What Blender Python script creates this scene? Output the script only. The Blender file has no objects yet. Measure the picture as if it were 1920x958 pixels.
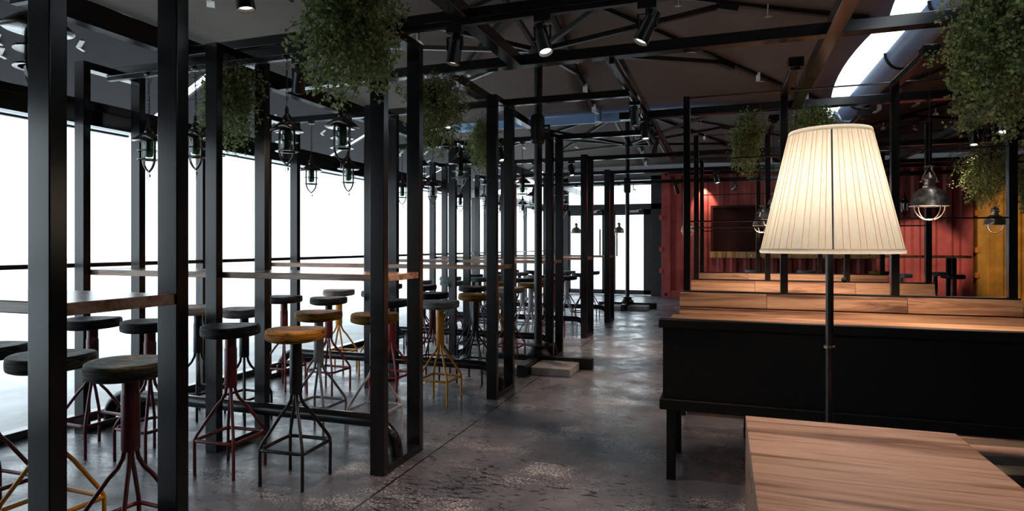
import bpy, math, random
from mathutils import Vector, Matrix
S = bpy.context.scene
COL = S.collection
PI = math.pi

def lin(r, g, b):
    f = lambda c: (c/255/12.92) if c/255 <= .04045 else ((c/255+.055)/1.055)**2.4
    return (f(r), f(g), f(b), 1)

# ------------------------------------------------------------------ camera, sky, exposure
cam_d = bpy.data.cameras.new('camera')
cam = bpy.data.objects.new('camera', cam_d); COL.objects.link(cam)
cam.location = (0, 0, 1.22)
cam.rotation_euler = (PI/2, 0, math.radians(19.08))
cam_d.sensor_width = 36; cam_d.lens = 36*1145/1920; cam_d.shift_y = -19/1920
cam_d.clip_start = .02; cam_d.clip_end = 300
S.camera = cam
W = bpy.data.worlds.new('sky'); S.world = W; W.use_nodes = True
bg = W.node_tree.nodes['Background']
bg.inputs[0].default_value = (.84, .94, 1.0, 1); bg.inputs[1].default_value = 3.2
S.view_settings.view_transform = 'Standard'; S.view_settings.look = 'None'
S.view_settings.exposure = 0; S.view_settings.gamma = 1
S.view_settings.use_curve_mapping = False
WARM = (1.0, .70, .52)
SPOT_W = 50

# ------------------------------------------------------------------ materials
class NT:
    def __init__(s, name):
        s.m = bpy.data.materials.new(name); s.m.use_nodes = True
        s.t = s.m.node_tree; s.b = s.t.nodes['Principled BSDF']
    def n(s, typ, **kw):
        x = s.t.nodes.new(typ)
        for k, v in kw.items(): setattr(x, k, v)
        return x
    def l(s, a, b): s.t.links.new(a, b)
    def coord(s, scale=(1, 1, 1), kind='Object'):
        c = s.n('ShaderNodeTexCoord'); mp = s.n('ShaderNodeMapping')
        mp.inputs['Scale'].default_value = scale
        if kind == 'World':
            g = s.n('ShaderNodeNewGeometry'); s.l(g.outputs['Position'], mp.inputs[0])
        else: s.l(c.outputs[kind], mp.inputs[0])
        return mp.outputs[0]
    def noise(s, vec, scale, detail=4, rough=.55, dist=0):
        x = s.n('ShaderNodeTexNoise'); s.l(vec, x.inputs['Vector'])
        x.inputs['Scale'].default_value = scale; x.inputs['Detail'].default_value = detail
        x.inputs['Roughness'].default_value = rough; x.inputs['Distortion'].default_value = dist
        return x.outputs['Fac']
    def ramp(s, fac, stops, interp='LINEAR'):
        r = s.n('ShaderNodeValToRGB'); r.color_ramp.interpolation = interp
        e = r.color_ramp.elements
        while len(e) < len(stops): e.new(.5)
        for i, (p, c) in enumerate(stops):
            e[i].position = p; e[i].color = c if len(c) == 4 else (*c, 1)
        s.l(fac, r.inputs[0]); return r.outputs[0]
    def mix(s, fac, a, b, mode='MIX'):
        x = s.n('ShaderNodeMix', data_type='RGBA', blend_type=mode)
        for sock, v in ((x.inputs[0], fac), (x.inputs[6], a), (x.inputs[7], b)):
            if hasattr(v, 'links'): s.l(v, sock)
            else: sock.default_value = v
        return x.outputs[2]
    def math(s, op, a, b=0):
        x = s.n('ShaderNodeMath', operation=op)
        for i, v in enumerate((a, b)):
            if hasattr(v, 'links'): s.l(v, x.inputs[i])
            else: x.inputs[i].default_value = v
        return x.outputs[0]
    def bump(s, h, strength=.3, dist=.01):
        x = s.n('ShaderNodeBump'); x.inputs['Strength'].default_value = strength
        x.inputs['Distance'].default_value = dist
        s.l(h, x.inputs['Height']); s.l(x.outputs[0], s.b.inputs['Normal'])
    def set(s, **kw):
        names = dict(base='Base Color', rough='Roughness', metal='Metallic', spec='Specular IOR Level', trans='Transmission Weight', emis='Emission Color', es='Emission Strength', alpha='Alpha', coat='Coat Weight')
        for k, v in kw.items():
            sock = s.b.inputs[names[k]]
            if hasattr(v, 'links'): s.l(v, sock)
            else: sock.default_value = v
        return s.m

def plain(name, c, rough=.5, metal=0., var=.25, scale=18, spec=.5, bump=0, rv=.15):
    t = NT(name); v = t.coord()
    f = t.noise(v, scale, 5)
    d = tuple(x*(1-var) for x in c[:3])+(1,); b = tuple(min(1, x*(1+var)) for x in c[:3])+(1,)
    t.set(base=t.ramp(f, [(.3, d), (.7, b)]), metal=metal, spec=spec,
          rough=t.math('ADD', t.math('MULTIPLY', f, rv), rough-rv/2))
    if bump: t.bump(t.noise(v, scale*8, 3), bump, .002)
    return t.m

def wood(name, dark, mid, light, axis=0, scale=1., rough=.45, spec=.3):
    t = NT(name)
    sc = [9*scale]*3; sc[axis] = .55*scale
    oi = t.n('ShaderNodeObjectInfo'); off = t.n('ShaderNodeCombineXYZ')
    t.l(t.math('MULTIPLY', oi.outputs['Random'], 37.0), off.inputs[0]); t.l(t.math('MULTIPLY', oi.outputs['Random'], 91.0), off.inputs[1])
    def shifted(vec):
        x = t.n('ShaderNodeVectorMath', operation='ADD'); t.l(vec, x.inputs[0]); t.l(off.outputs[0], x.inputs[1]); return x.outputs[0]
    v = shifted(t.coord(tuple(sc)))
    big = t.noise(v, 1.0, 7, .62, 1.1)
    sc2 = [60*scale]*3; sc2[axis] = 1.6*scale
    fine = t.noise(shifted(t.coord(tuple(sc2))), 2.2, 4, .7)
    c = t.ramp(big, [(.34, dark), (.43, mid), (.52, light), (.58, mid), (.67, dark)])
    c2 = t.mix(t.math('MULTIPLY', t.math('SUBTRACT', fine, .3), .6), c, dark)
    t.set(base=c2, rough=t.math('ADD', t.math('MULTIPLY', fine, .12), rough-.06), spec=spec)
    t.bump(fine, .12, .002)
    return t.m

def leather(name, base, worn, dark):
    t = NT(name); v = t.coord((5, 7, 55))
    n1 = t.noise(v, 1.8, 6, .7, .9); n2 = t.noise(t.coord(), 160, 2)
    c = t.ramp(n1, [(.40, dark), (.47, base), (.54, base), (.61, worn)])
    t.set(base=c, rough=.5, spec=.10); t.bump(t.math('ADD', n1, t.math('MULTIPLY', n2, .2)), .6, .007)
    return t.m

M = {}
M['black_steel'] = plain('black_steel', (.010, .010, .0115), .21, 0, .15, 160, .5, 0, .05)
M['beam_steel'] = plain('beam_steel', (.010, .010, .011), .17, 0, .15, 120, .7, 0, .04)
M['bench_black'] = plain('bench_black', (.0075, .007, .0072), .6, 0, .2, 20, .3)
M['chrome_black'] = plain('smoked_metal', (.13, .12, .115), .15, .9, .25, 25, .5, 0, .04)
M['aged_metal'] = plain('aged_metal', (.52, .43, .36), .32, .9, .5, 40)
M['dark_metal'] = plain('dark_gun_metal', (.03, .03, .03), .3, .7, .3, 25)
M['spot_black'] = plain('spotlight_black', (.012, .012, .013), .32, 0, .1, 30)
M['cap_white'] = plain('shade_enamel', (.82, .82, .82), .35, 0, .05)
M['fabric'] = plain('canopy_fabric', (.135, .115, .102), .85, 0, .12, 1.2, .2)
M['valance'] = plain('valance_cloth', (.05, .05, .053), .8, 0, .1, 2, .2)
M['rib_metal'] = plain('rib_metal', (.035, .032, .03), .4, .5, .2)
M['clip'] = plain('clip_plastic', (.88, .80, .74), .5)
M['gutter'] = plain('gutter_plastic', (.17, .30, .52), .35, 0, .08, 3)
M['concrete_slab'] = plain('concrete_slab', lin(150, 148, 148), .75, 0, .25, 9, .3, .2)
M['red_paint'] = plain('red_container_paint', (.31, .062, .055), .5, 0, .3, 3.5, .3)
M['red_dark'] = plain('dark_red_panel', (.045, .010, .008), .6, 0, .3, 6, .2)
M['red_orange'] = plain('red_latch_paint', (.36, .05, .03), .5)
M['yellow_paint'] = plain('yellow_container_paint', (.50, .26, .035), .5, 0, .3, 3.5, .4)
M['orange_paint'] = plain('orange_container_paint', (.50, .17, .02), .5, 0, .2, 3.5, .4)
M['white_plastic'] = plain('white_plastic', (.6, .6, .6), .4)
M['door_grey'] = plain('door_frame_grey', (.03, .03, .032), .45)
M['brass'] = plain('ring_brass', (.25, .2, .12), .3, .9)
M['twig'] = plain('twig_bark', (.12, .075, .055), .8, 0, .35, 30)
M['soil'] = plain('basket_moss', (.06, .04, .028), .9, 0, .4, 40)
for k, c in dict(black=(.014, .014, .016), dred=(.13, .020, .025), red=(.26, .025, .028), yellow=(.66, .30, .025), white=(.58, .57, .60), grey=(.27, .27, .29)).items():
    M['leg_'+k] = plain('stool_paint_'+k, c, .33, .1, .18, 35)
M['seat_gold'] = leather('golden_leather', (.27, .125, .014, 1), (.48, .20, .035, 1), (.045, .024, .006, 1))
M['seat_black'] = leather('black_leather', (.014, .015, .018, 1), (.10, .09, .085, 1), (.004, .004, .005, 1))
M['seat_green'] = leather('green_black_leather', (.045, .05, .035, 1), (.16, .13, .07, 1), (.012, .015, .013, 1))
M['seat_grey'] = leather('grey_leather', (.19, .18, .18, 1), (.34, .32, .32, 1), (.09, .085, .085, 1))
M['seat_beige'] = leather('beige_leather', (.46, .34, .28, 1), (.62, .5, .43, 1), (.22, .15, .12, 1))
M['seat_white'] = leather('white_leather', (.62, .64, .68, 1), (.74, .75, .78, 1), (.4, .42, .46, 1))
M['seat_blue'] = leather('blue_grey_leather', (.15, .20, .22, 1), (.25, .31, .33, 1), (.06, .08, .09, 1))
M['seat_teal'] = leather('grey_green_leather', (.07, .10, .10, 1), (.14, .18, .17, 1), (.02, .03, .03, 1))
M['wood_bar'] = wood('bar_top_wood', lin(118, 82, 62), lin(176, 134, 106), lin(206, 172, 146), 0, 1, .2, .55)
M['wood_plank'] = wood('bench_plank_wood', lin(92, 60, 42), lin(170, 126, 94), lin(206, 166, 130), 0, .8, .42)
M['wood_table'] = wood('side_table_wood', lin(96, 72, 60), lin(152, 122, 104), lin(180, 152, 136), 0, 1.3, .42)
M['wood_ledge'] = wood('counter_wood', lin(140, 92, 50), lin(205, 155, 100), lin(226, 184, 132), 2, .7, .5)

def glass_pane(name, tint, gloss):
    t = NT(name); out = t.t.nodes['Material Output']
    tr = t.n('ShaderNodeBsdfTransparent'); gl = t.n('ShaderNodeBsdfGlossy'); mx = t.n('ShaderNodeMixShader')
    tr.inputs[0].default_value = tint; gl.inputs[1].default_value = .03
    mx.inputs[0].default_value = gloss
    t.l(tr.outputs[0], mx.inputs[1]); t.l(gl.outputs[0], mx.inputs[2]); t.l(mx.outputs[0], out.inputs[0])
    return t.m
M['pane'] = glass_pane('window_glass', (.97, .985, .99, 1), .05)
M['dome_glass'] = glass_pane('lantern_glass', (.93, .96, .95, 1), .10)
M['green_glass'] = glass_pane('green_bottle_glass', (.05, .13, .06, 1), .12)

def emit(name, c, s):
    t = NT(name); return t.set(base=c, emis=c, es=s, rough=.4)
M['lens'] = emit('lit_lens', (1, .88, .76, 1), 3.0)
M['bulb'] = emit('lit_bulb', (1, .85, .65, 1), 2.5)

def mat_floor():
    t = NT('worn_concrete'); v = t.coord((1, 1, 1), 'World')
    big = t.noise(v, .7, 6, .6, .4); med = t.noise(v, 4.5, 8, .65, .6)
    base = t.ramp(big, [(.32, lin(58, 62, 72)), (.5, lin(94, 98, 108)), (.66, lin(136, 138, 146))])
    base = t.mix(t.math('MULTIPLY', med, .45), base, lin(62, 64, 72))
    # chipped pits, scattered in drifts
    pitn = t.noise(t.coord((8, 22, 1), 'World'), 1.7, 9, .74, .6)
    drift = t.noise(v, 1.3, 2)
    pit = t.ramp(t.math('ADD', pitn, t.math('MULTIPLY', drift, .30)), [(.725, (0, 0, 0)), (.735, (1, 1, 1))])
    sm = t.noise(v, 34, 3, .6)
    pit2 = t.ramp(t.math('ADD', sm, t.math('MULTIPLY', med, .25)), [(.80, (0, 0, 0)), (.82, (1, 1, 1))])
    # worn pale polish along the walkway
    spn = t.noise(v, 75, 5, .75); patch = t.noise(t.coord((1, 1.6, 1), 'World'), 1.6, 5, .6)
    spk = t.ramp(t.math('ADD', t.math('MULTIPLY', spn, .75), t.math('MULTIPLY', patch, .6)), [(.735, (0, 0, 0)), (.775, (1, 1, 1))])
    base = t.mix(t.math('MULTIPLY', spk, .75), base, lin(186, 186, 190))
    pits = t.math('MAXIMUM', pit, pit2)
    base = t.mix(t.math('MULTIPLY', pits, .92), base, lin(24, 24, 26))
    sx = t.n('ShaderNodeSeparateXYZ'); t.l(v, sx.inputs[0])
    g = None
    for ax, pos, w in ((0, -1.615, .006), (0, 4.2, .006), (1, 4.02, .003)):
        d = t.math('LESS_THAN', t.math('ABSOLUTE', t.math('SUBTRACT', sx.outputs[ax], pos)), w)
        g = d if g is None else t.math('MAXIMUM', g, d)
    base = t.mix(g, base, lin(30, 28, 28))
    rough = t.ramp(t.math('ADD', t.math('MULTIPLY', med, .6), t.math('MULTIPLY', patch, .5)), [(.35, (.62, .62, .62)), (.62, (.24, .24, .24))])
    t.set(base=base, rough=rough, spec=.5)
    t.bump(t.math('SUBTRACT', t.math('ADD', t.math('MULTIPLY', spn, .25), t.math('MULTIPLY', med, .15)), t.math('MULTIPLY', t.math('ADD', pits, g), .6)), .3, .004)
    return t.m
M['floor'] = mat_floor()
M['terrace'] = plain('terrace_concrete', (.78, .80, .82), .7, 0, .2, 2.2, .3)

def mat_leaf(name, a, b):
    t = NT(name); v = t.coord()
    c = t.ramp(t.noise(v, 26, 3), [(.35, a), (.68, b)])
    t.set(base=c, rough=.5, spec=.35)
    tl = t.n('ShaderNodeBsdfTranslucent'); mx = t.n('ShaderNodeMixShader'); mx.inputs[0].default_value = .45
    t.l(c, tl.inputs[0]); t.l(t.b.outputs[0], mx.inputs[1]); t.l(tl.outputs[0], mx.inputs[2])
    t.l(mx.outputs[0], t.t.nodes['Material Output'].inputs[0]); return t.m
M['leaf'] = mat_leaf('ivy_leaf', (.13, .22, .065, 1), (.52, .60, .27, 1))

def mat_shade(name='pleated_cream_fabric', a=(247, 233, 212), b=(252, 242, 224), k=.5):
    t = NT(name)
    v = t.coord((40, 40, 3)); f = t.noise(v, 3, 3)
    cc = t.ramp(f, [(.3, lin(*a)), (.7, lin(*b))])
    t.set(base=cc, rough=.85, spec=.1)
    tl = t.n('ShaderNodeBsdfTranslucent'); mx = t.n('ShaderNodeMixShader'); mx.inputs[0].default_value = k
    t.l(cc, tl.inputs[0]); t.l(t.b.outputs[0], mx.inputs[1]); t.l(tl.outputs[0], mx.inputs[2])
    t.l(mx.outputs[0], t.t.nodes['Material Output'].inputs[0]); return t.m
M['shade'] = mat_shade()
M['piping'] = mat_shade('yellow_seam_cord', (255, 214, 120), (255, 226, 150), .6)
M['shade_trim'] = plain('cream_trim', lin(226, 208, 186), .8)

def mat_rug():
    t = NT('banded_rug'); v = t.coord((1, 1, 1), 'World')
    sx = t.n('ShaderNodeSeparateXYZ'); t.l(v, sx.inputs[0])
    dx = t.math('MULTIPLY', t.math('SUBTRACT', sx.outputs[0], 2.0), .55); dy = t.math('SUBTRACT', sx.outputs[1], 3.0)
    r = t.math('SQRT', t.math('ADD', t.math('MULTIPLY', dx, dx), t.math('MULTIPLY', dy, dy)))
    r = t.math('DIVIDE', r, 2.2)
    bands = [(0, lin(90, 130, 190)), (.36, lin(70, 70, 58)), (.43, lin(160, 148, 124)), (.50, lin(84, 84, 84)), (.57, lin(130, 108, 98)), (.66, lin(80, 72, 66)), (.72, lin(150, 120, 104)), (.75, lin(98, 88, 74)), (.86, lin(70, 66, 60))]
    bands = [(p, tuple(min(1, 2.6*q) for q in c_[:3])) for p, c_ in bands]
    c = t.ramp(r, bands, 'CONSTANT')
    t.set(base=t.mix(t.math('MULTIPLY', t.noise(v, 120, 2), .4), c, lin(40, 38, 36)), rough=.95, spec=.1)
    t.bump(t.noise(v, 260, 2), .4, .004); return t.m
M['rug'] = mat_rug()

# ------------------------------------------------------------------ mesh building
class MB:
    def __init__(s): s.v = []; s.f = []
    def add(s, vs, fs):
        o = len(s.v); s.v += [tuple(x) for x in vs]; s.f += [tuple(i+o for i in f) for f in fs]; return s
    def box(s, x0, x1, y0, y1, z0, z1):
        v = [(x, y, z) for z in (z0, z1) for y in (y0, y1) for x in (x0, x1)]
        return s.add(v, [(0, 2, 3, 1), (4, 5, 7, 6), (0, 1, 5, 4), (2, 6, 7, 3), (0, 4, 6, 2), (1, 3, 7, 5)])
    def bar(s, p, q, w, h, up=(0, 0, 1)):
        p, q = Vector(p), Vector(q); d = (q-p).normalized(); u = Vector(up)
        if abs(d.dot(u)) > .99: u = Vector((0, 1, 0))
        x = d.cross(u).normalized()*w/2; y = x.cross(d).normalized()*h/2
        v = [e+a*x+b*y for e in (p, q) for a, b in ((-1, -1), (1, -1), (1, 1), (-1, 1))]
        return s.add(v, [(3, 2, 1, 0), (4, 5, 6, 7)]+[(i, (i+1) % 4, (i+1) % 4+4, i+4) for i in range(4)])
    def tube(s, pts, r, n=8, closed=False):
        pts = [Vector(p) for p in pts]; N = len(pts); rings = []; ref = None
        for i, p in enumerate(pts):
            a = pts[(i-1) % N] if (closed or i) else p; b = pts[(i+1) % N] if (closed or i < N-1) else p
            d = (b-a).normalized()
            if ref is None:
                ref = d.cross(Vector((.3, .5, .8))); ref = ref.normalized() if ref.length > .1 else d.cross(Vector((1, 0, 0))).normalized()
            ref = (ref-d*ref.dot(d)).normalized(); w = d.cross(ref)
            rr = r[i] if isinstance(r, (list, tuple)) else r
            rings.append([p+rr*(math.cos(2*PI*k/n)*ref+math.sin(2*PI*k/n)*w) for k in range(n)])
        v = [x for g in rings for x in g]; f = []
        for i in range(N if closed else N-1):
            j = (i+1) % N
            f += [(i*n+k, i*n+(k+1) % n, j*n+(k+1) % n, j*n+k) for k in range(n)]
        if not closed: f += [tuple(range(n-1, -1, -1)), tuple((N-1)*n+k for k in range(n))]
        return s.add(v, f)
    def cyl(s, p, q, r, n=16): return s.tube([p, q], r, n)
    def lathe(s, prof, n=32, c=(0, 0, 0), mat=None):
        v = []; f = []
        for r, z in prof: v += [(r*math.cos(2*PI*k/n), r*math.sin(2*PI*k/n), z) for k in range(n)]
        for i in range(len(prof)-1): f += [(i*n+k, i*n+(k+1) % n, (i+1)*n+(k+1) % n, (i+1)*n+k) for k in range(n)]
        if prof[0][0] > 1e-4: f.append(tuple(range(n-1, -1, -1)))
        if prof[-1][0] > 1e-4: f.append(tuple((len(prof)-1)*n+k for k in range(n)))
        if mat: v = [mat @ Vector(x) for x in v]
        return s.add([Vector(x)+Vector(c) for x in v], f)
    def build(s, name, mat, parent=None, bevel=0, world=True, angle=.7, solid=0, at=None):
        me = bpy.data.meshes.new(name)
        o = bpy.data.objects.new(name, me); COL.objects.link(o)
        off = Vector((0, 0, 0))
        if parent is not None:
            o.parent = parent
            if world:
                off = Vector(parent.location)
                if parent.parent: off += Vector(parent.parent.location)
        elif at is not None: off = Vector(at); o.location = at
        me.from_pydata([tuple(Vector(v)-off) for v in s.v], [], s.f)
        me.materials.append(M[mat] if isinstance(mat, str) else mat)
        me.validate(); me.shade_smooth(); me.set_sharp_from_angle(angle=angle)
        if solid:
            md = o.modifiers.new('thickness', 'SOLIDIFY'); md.thickness = solid; md.offset = 1
        if bevel:
            md = o.modifiers.new('bevel', 'BEVEL'); md.width = bevel; md.segments = 2; md.limit_method = 'ANGLE'
        return o

def tag(o, label, cat, group=None, kind=None):
    if label: o['label'] = label
    if cat: o['category'] = cat
    if group: o['group'] = group
    if kind: o['kind'] = kind
    return o
def thing(name, loc, label, cat, group=None):
    o = bpy.data.objects.new(name, None); COL.objects.link(o); o.location = loc; o.empty_display_size = .1
    return tag(o, label, cat, group)
KIDS = {}
def kids(o):
    return [c for c in o.children]
def dup(root, loc, label, rotz=0, swap=None):
    r = root.copy(); COL.objects.link(r); r.location = loc; r.rotation_euler = (0, 0, rotz); r['label'] = label
    def rec(src, dst):
        for ch in list(src.children):
            c = ch.copy(); COL.objects.link(c); c.parent = dst
            c.matrix_parent_inverse = ch.matrix_parent_inverse.copy()
            rec(ch, c)
    rec(root, r); return r
def struct(name, mb, mat, bevel=0, solid=0):
    o = mb.build(name, mat, bevel=bevel, solid=solid); o['kind'] = 'structure'; return o

# ------------------------------------------------------------------ the setting
YB, XW, XR, YF = 15.2, -4.2, 7.7, -2.6
struct('floor', MB().box(XW-.06, XR, YF, YB+.06, -.12, 0), 'floor')
struct('ground', MB().box(-60, XW-.06, -40, 60, -.16, -.02).box(XW-.06, XR, YB+.06, 60, -.16, -.02), 'terrace')
struct('wall_rear', MB().box(XW-.2, XR+.1, YF-.1, YF, 0, 3.6), 'valance')
struct('wall_right', MB().box(XR, XR+.1, YF, YB, 0, 3.6), 'valance')
struct('wall_front', MB().box(-1.50, XR, YB+.45, YB+.55, 0, 3.6).box(XW-.2, XR, YB-.02, YB+.08, 2.92, 3.9), 'valance')
struct('wall_left', MB().box(XW-.08, XW+.02, YF, -.72, 0, 3.6), 'valance')
# sloping awning panels outside, above the glass, with open gaps between them
for i, (a0, a1) in enumerate(((-2.6, 1.86), (1.96, 4.86), (4.98, 7.97), (8.09, 11.22), (11.34, 15.2))):
    t = thing('awning_panel', (-5.5, (a0+a1)/2, 2.5), 'dark sloping awning panel outside above the glass wall, %s from the viewer' % ['nearest', 'second', 'third', 'fourth', 'farthest'][i], 'awning', 'awning panels above the glass wall')
    vs = []
    for dz in (0, .03):
        for x, z, sk in ((-4.66, 3.05, -.10), (-6.25, 2.45, .18)):
            for y in (a0, a1): vs.append((x, y+(sk if -2 < y < 15 else 0), z+dz))
    MB().add(vs, [(0, 1, 3, 2), (4, 6, 7, 5), (0, 4, 5, 1), (2, 3, 7, 6), (0, 2, 6, 4), (1, 5, 7, 3)]).build('awning_cloth', 'valance', t)
    MB().bar((-6.25, a0+.15, 2.44), (-6.25, a1+.15, 2.44), .05, .05).build('front_bar', 'rib_metal', t)
    for x, f in ((-5.22, .40), (-5.37, .44), (-5.01, .57), (-5.24, .74)):
        y = a0+(a1-a0)*f; z = 3.05+(x+4.66)*.377
        MB().bar((x, y, z-.004), (x-.09, y+.03, z-.044), .035, .006).bar((x-.09, y+.03, z-.044), (x-.09, y+.08, z-.06), .03, .006).build('clip', 'clip', t)
# window wall: lintel, sill, handrail, mullions, panes
lt = MB().box(XW-.08, XW+.05, YF, YB, 2.055, 2.22).box(XW-.05, XW+.07, YF, YB, 2.16, 2.22)
struct('trim_1', lt, 'beam_steel', .004)
struct('trim_2', MB().box(XW-.05, XW+.04, YF, YB, 0, .055), 'beam_steel', .004)
rl = MB().box(XW-.03, XW+.03, YF, YB, 1.068, 1.098)
tag(rl.build('window_rail', 'beam_steel', bevel=.003, at=(XW, 6, 1.068)), 'long slim black rail running across the left glass wall', 'rail')
mull = [-.70, 1.05, 4.05, 7.05, 10.05, 13.05, YB-.05]
for i, y in enumerate(mull):
    struct('trim_%d' % (i+3), MB().box(XW-.04, XW+.04, y-.022, y+.022, .055, 2.055), 'beam_steel', .003)
for i in range(len(mull)-1):
    struct('window_%d' % (i+1), MB().box(XW-.006, XW+.006, mull[i]+.022, mull[i+1]-.022, .055, 2.055), 'pane')

# back entrance: frame, transoms, two glazed door leaves
fr = MB()
for x0, x1 in ((-4.2, -4.06), (-3.86, -3.72), (-1.66, -1.34)): fr.box(x0, x1, YB-.07, YB+.05, 0, 2.92)
fr.box(-4.2, -1.34, YB-.07, YB+.05, 2.82, 2.92).box(-4.2, -1.34, YB-.07, YB+.05, 2.10, 2.24).box(-2.80, -2.62, YB-.06, YB+.04, 2.24, 2.82)
fr.box(-1.36, -1.26, YB-.4, YB+.05, 0, 2.95)
struct('trim_20', fr, 'door_grey', .004)
for i, (a, b) in enumerate(((-4.06, -3.86),)):
    struct('window_8', MB().box(a, b, YB-.01, YB+.004, .05, 2.10), 'pane')
for i, (a, b) in enumerate(((-3.72, -2.80), (-2.62, -1.66))):
    struct('window_%d' % (9+i), MB().box(a, b, YB-.01, YB+.004, 2.24, 2.82), 'pane')
tag(MB().box(-4.15, -1.3, YB-.16, YB-.12, 2.69, 2.75).bar((-4.1, YB-.12, 2.72), (-4.1, YB-.06, 2.72), .03, .03).bar((-1.4, YB-.12, 2.72), (-1.4, YB-.06, 2.72), .03, .03)
    .build('transom_bar', 'door_grey', at=(-2.7, YB-.14, 2.69)), 'dark bar crossing the transom windows over the back doors', 'bar')
for i, (a, b, hx) in enumerate(((-3.72, -2.69, -2.90), (-2.69, -1.66, -2.48))):
    m = MB().box(a, a+.09, YB-.05, YB+.02, .01, 2.10).box(b-.2 if i else b-.16, b, YB-.05, YB+.02, .01, 2.10)
    m = MB().box(a, a+(.05 if i == 0 else .16), YB-.05, YB+.02, .01, 2.10).box(b-(.17 if i == 0 else .18), b, YB-.05, YB+.02, .01, 2.10)
    m.box(a, b, YB-.05, YB+.02, .01, .12).box(a, b, YB-.05, YB+.02, 1.97, 2.10)
    d = struct('door_%d' % (i+1), m, 'door_grey', .003)
    MB().box(a+.05, b-.1, YB-.018, YB-.008, .12, 1.97).build('door_glass', 'pane', d)
    MB().bar((hx, YB-.11, .95), (hx, YB-.11, 1.62), .035, .035).bar((hx, YB-.11, 1.05), (hx, YB-.05, 1.05), .02, .02).bar((hx, YB-.11, 1.5), (hx, YB-.05, 1.5), .02, .02).build('door_handle', 'spot_black', d)
    c = (a+b)/2+.1
    MB().box(c-.12, c+.12, YB-.1, YB-.05, 2.03, 2.08).bar((c-.05, YB-.11, 2.05), (c+.2, YB-.14, 2.1), .02, .015).build('door_closer', 'white_plastic', d)

# ------------------------------------------------------------------ shipping containers at the back
def container(name, x0, x1, y, mat, latchmat, label, opening=None):
    t = thing(name, (x0, y, 0), label, 'container')
    H = 2.95
    def corr(xa, xb, za, zb, nm):
        m = MB(); pts = []; x = xa; k = 0
        seq = ((.07, .045), (.035, 0), (.07, 0), (.035, .045))
        pts.append((xa, .045))
        while x < xb-.001:
            w, dy = seq[k % 4]; x = min(xb, x+w*1.35); pts.append((x, dy if k % 4 in (1, 2) else .045)); k += 1
        v = []
        for px, dy in pts: v += [(px, y+.06+dy, za), (px, y+.06+dy, zb)]
        for px, dy in pts: v += [(px, y+.10+dy, za), (px, y+.10+dy, zb)]
        n = len(pts); f = []
        for i in range(n-1):
            a = 2*i; f.append((a, a+2, a+3, a+1)); b = 2*n+a; f.append((b+1, b+3, b+2, b))
            f.append((a+1, a+3, b+3, b+1)); f.append((a+2, a, b, b+2))
        m.add(v, f); m.build(nm, mat, t, angle=.3)
    if opening:
        ox0, ox1, oz0, oz1 = opening
        corr(x0+.2, ox0, .16, H-.12, 'corrugated_panel'); corr(ox1, x1-.2, .16, H-.12, 'corrugated_panel')
        corr(ox0, ox1, .16, oz0, 'corrugated_panel'); corr(ox0, ox1, oz1, H-.12, 'corrugated_panel')
    else: corr(x0+.2, x1-.2, .16, H-.12, 'corrugated_panel')
    for xa in (x0, x1-.2):
        MB().box(xa, xa+.2, y, y+.16, .0, H).build('corner_post', mat, t, .006)
        for z in (0, H-.16):
            cst = MB().box(xa-.004, xa+.21, y-.012, y+.01, z, z+.16).build('corner_casting', mat, t, .004)
            MB().tube([(xa+.10, y-.016, z+.08), (xa+.10, y-.010, z+.08)], .035, 14).build('casting_hole', 'bench_black', cst)
    MB().box(x0+.2, x1-.2, y, y+.14, 0, .16).build('bottom_rail', mat, t, .005)
    MB().box(x0+.2, x1-.2, y, y+.14, H-.12, H).build('top_rail', mat, t, .005)
    for z in (.62, 1.12, 1.86):
        MB().box(x0-.05, x0+.03, y-.03, y+.03, z-.05, z+.06).build('latch_tab', latchmat, t, .004)
    MB().box(x0, x1, y+.16, y+.4, 0, .1).box(x0, x0+.02, y+.15, y+.4, .1, H).box(x1-.02, x1, y+.15, y+.4, .1, H).box(x0+.02, x1-.02, y+.38, y+.4, .1, H).box(x0, x1, y+.15, y+.4, H-.02, H).build('shell', mat, t)
    return t
rc = container('shipping_container', -1.36, 4.74, 14.6, 'red_paint', 'red_orange', 'red corrugated shipping container standing along the back wall', (-.24, 3.02, 1.08, 2.08))
MB().box(-.24, 3.02, 14.74, 14.78, 1.08, 2.08).build('hatch_panel', 'red_dark', rc)
hf = MB().box(-.27, -.22, 14.56, 14.74, 1.08, 2.12).box(3.0, 3.05, 14.56, 14.74, 1.08, 2.12).box(-.22, 3.0, 14.56, 14.74, 2.07, 2.12)
hf.build('hatch_frame', 'red_dark', rc)
yc = container('shipping_container', 4.80, 7.65, 14.55, 'yellow_paint', 'orange_paint', 'yellow shipping container beside the red one at the far right', None)
tag(MB().box(-.28, 3.06, 14.27, 14.585, .945, 1.08).build('service_counter', 'wood_ledge', at=(1.4, 14.5, .945), bevel=.004), 'thick light wood counter board below the dark hatch of the red container', 'counter')
op = MB().box(6.0, 6.9, 14.40, 14.52, 0, 2.9)
tag(op.build('container_door', 'orange_paint', at=(6.45, 14.46, 0), bevel=.006), 'orange steel door panel in front of the yellow container', 'door')

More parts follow.
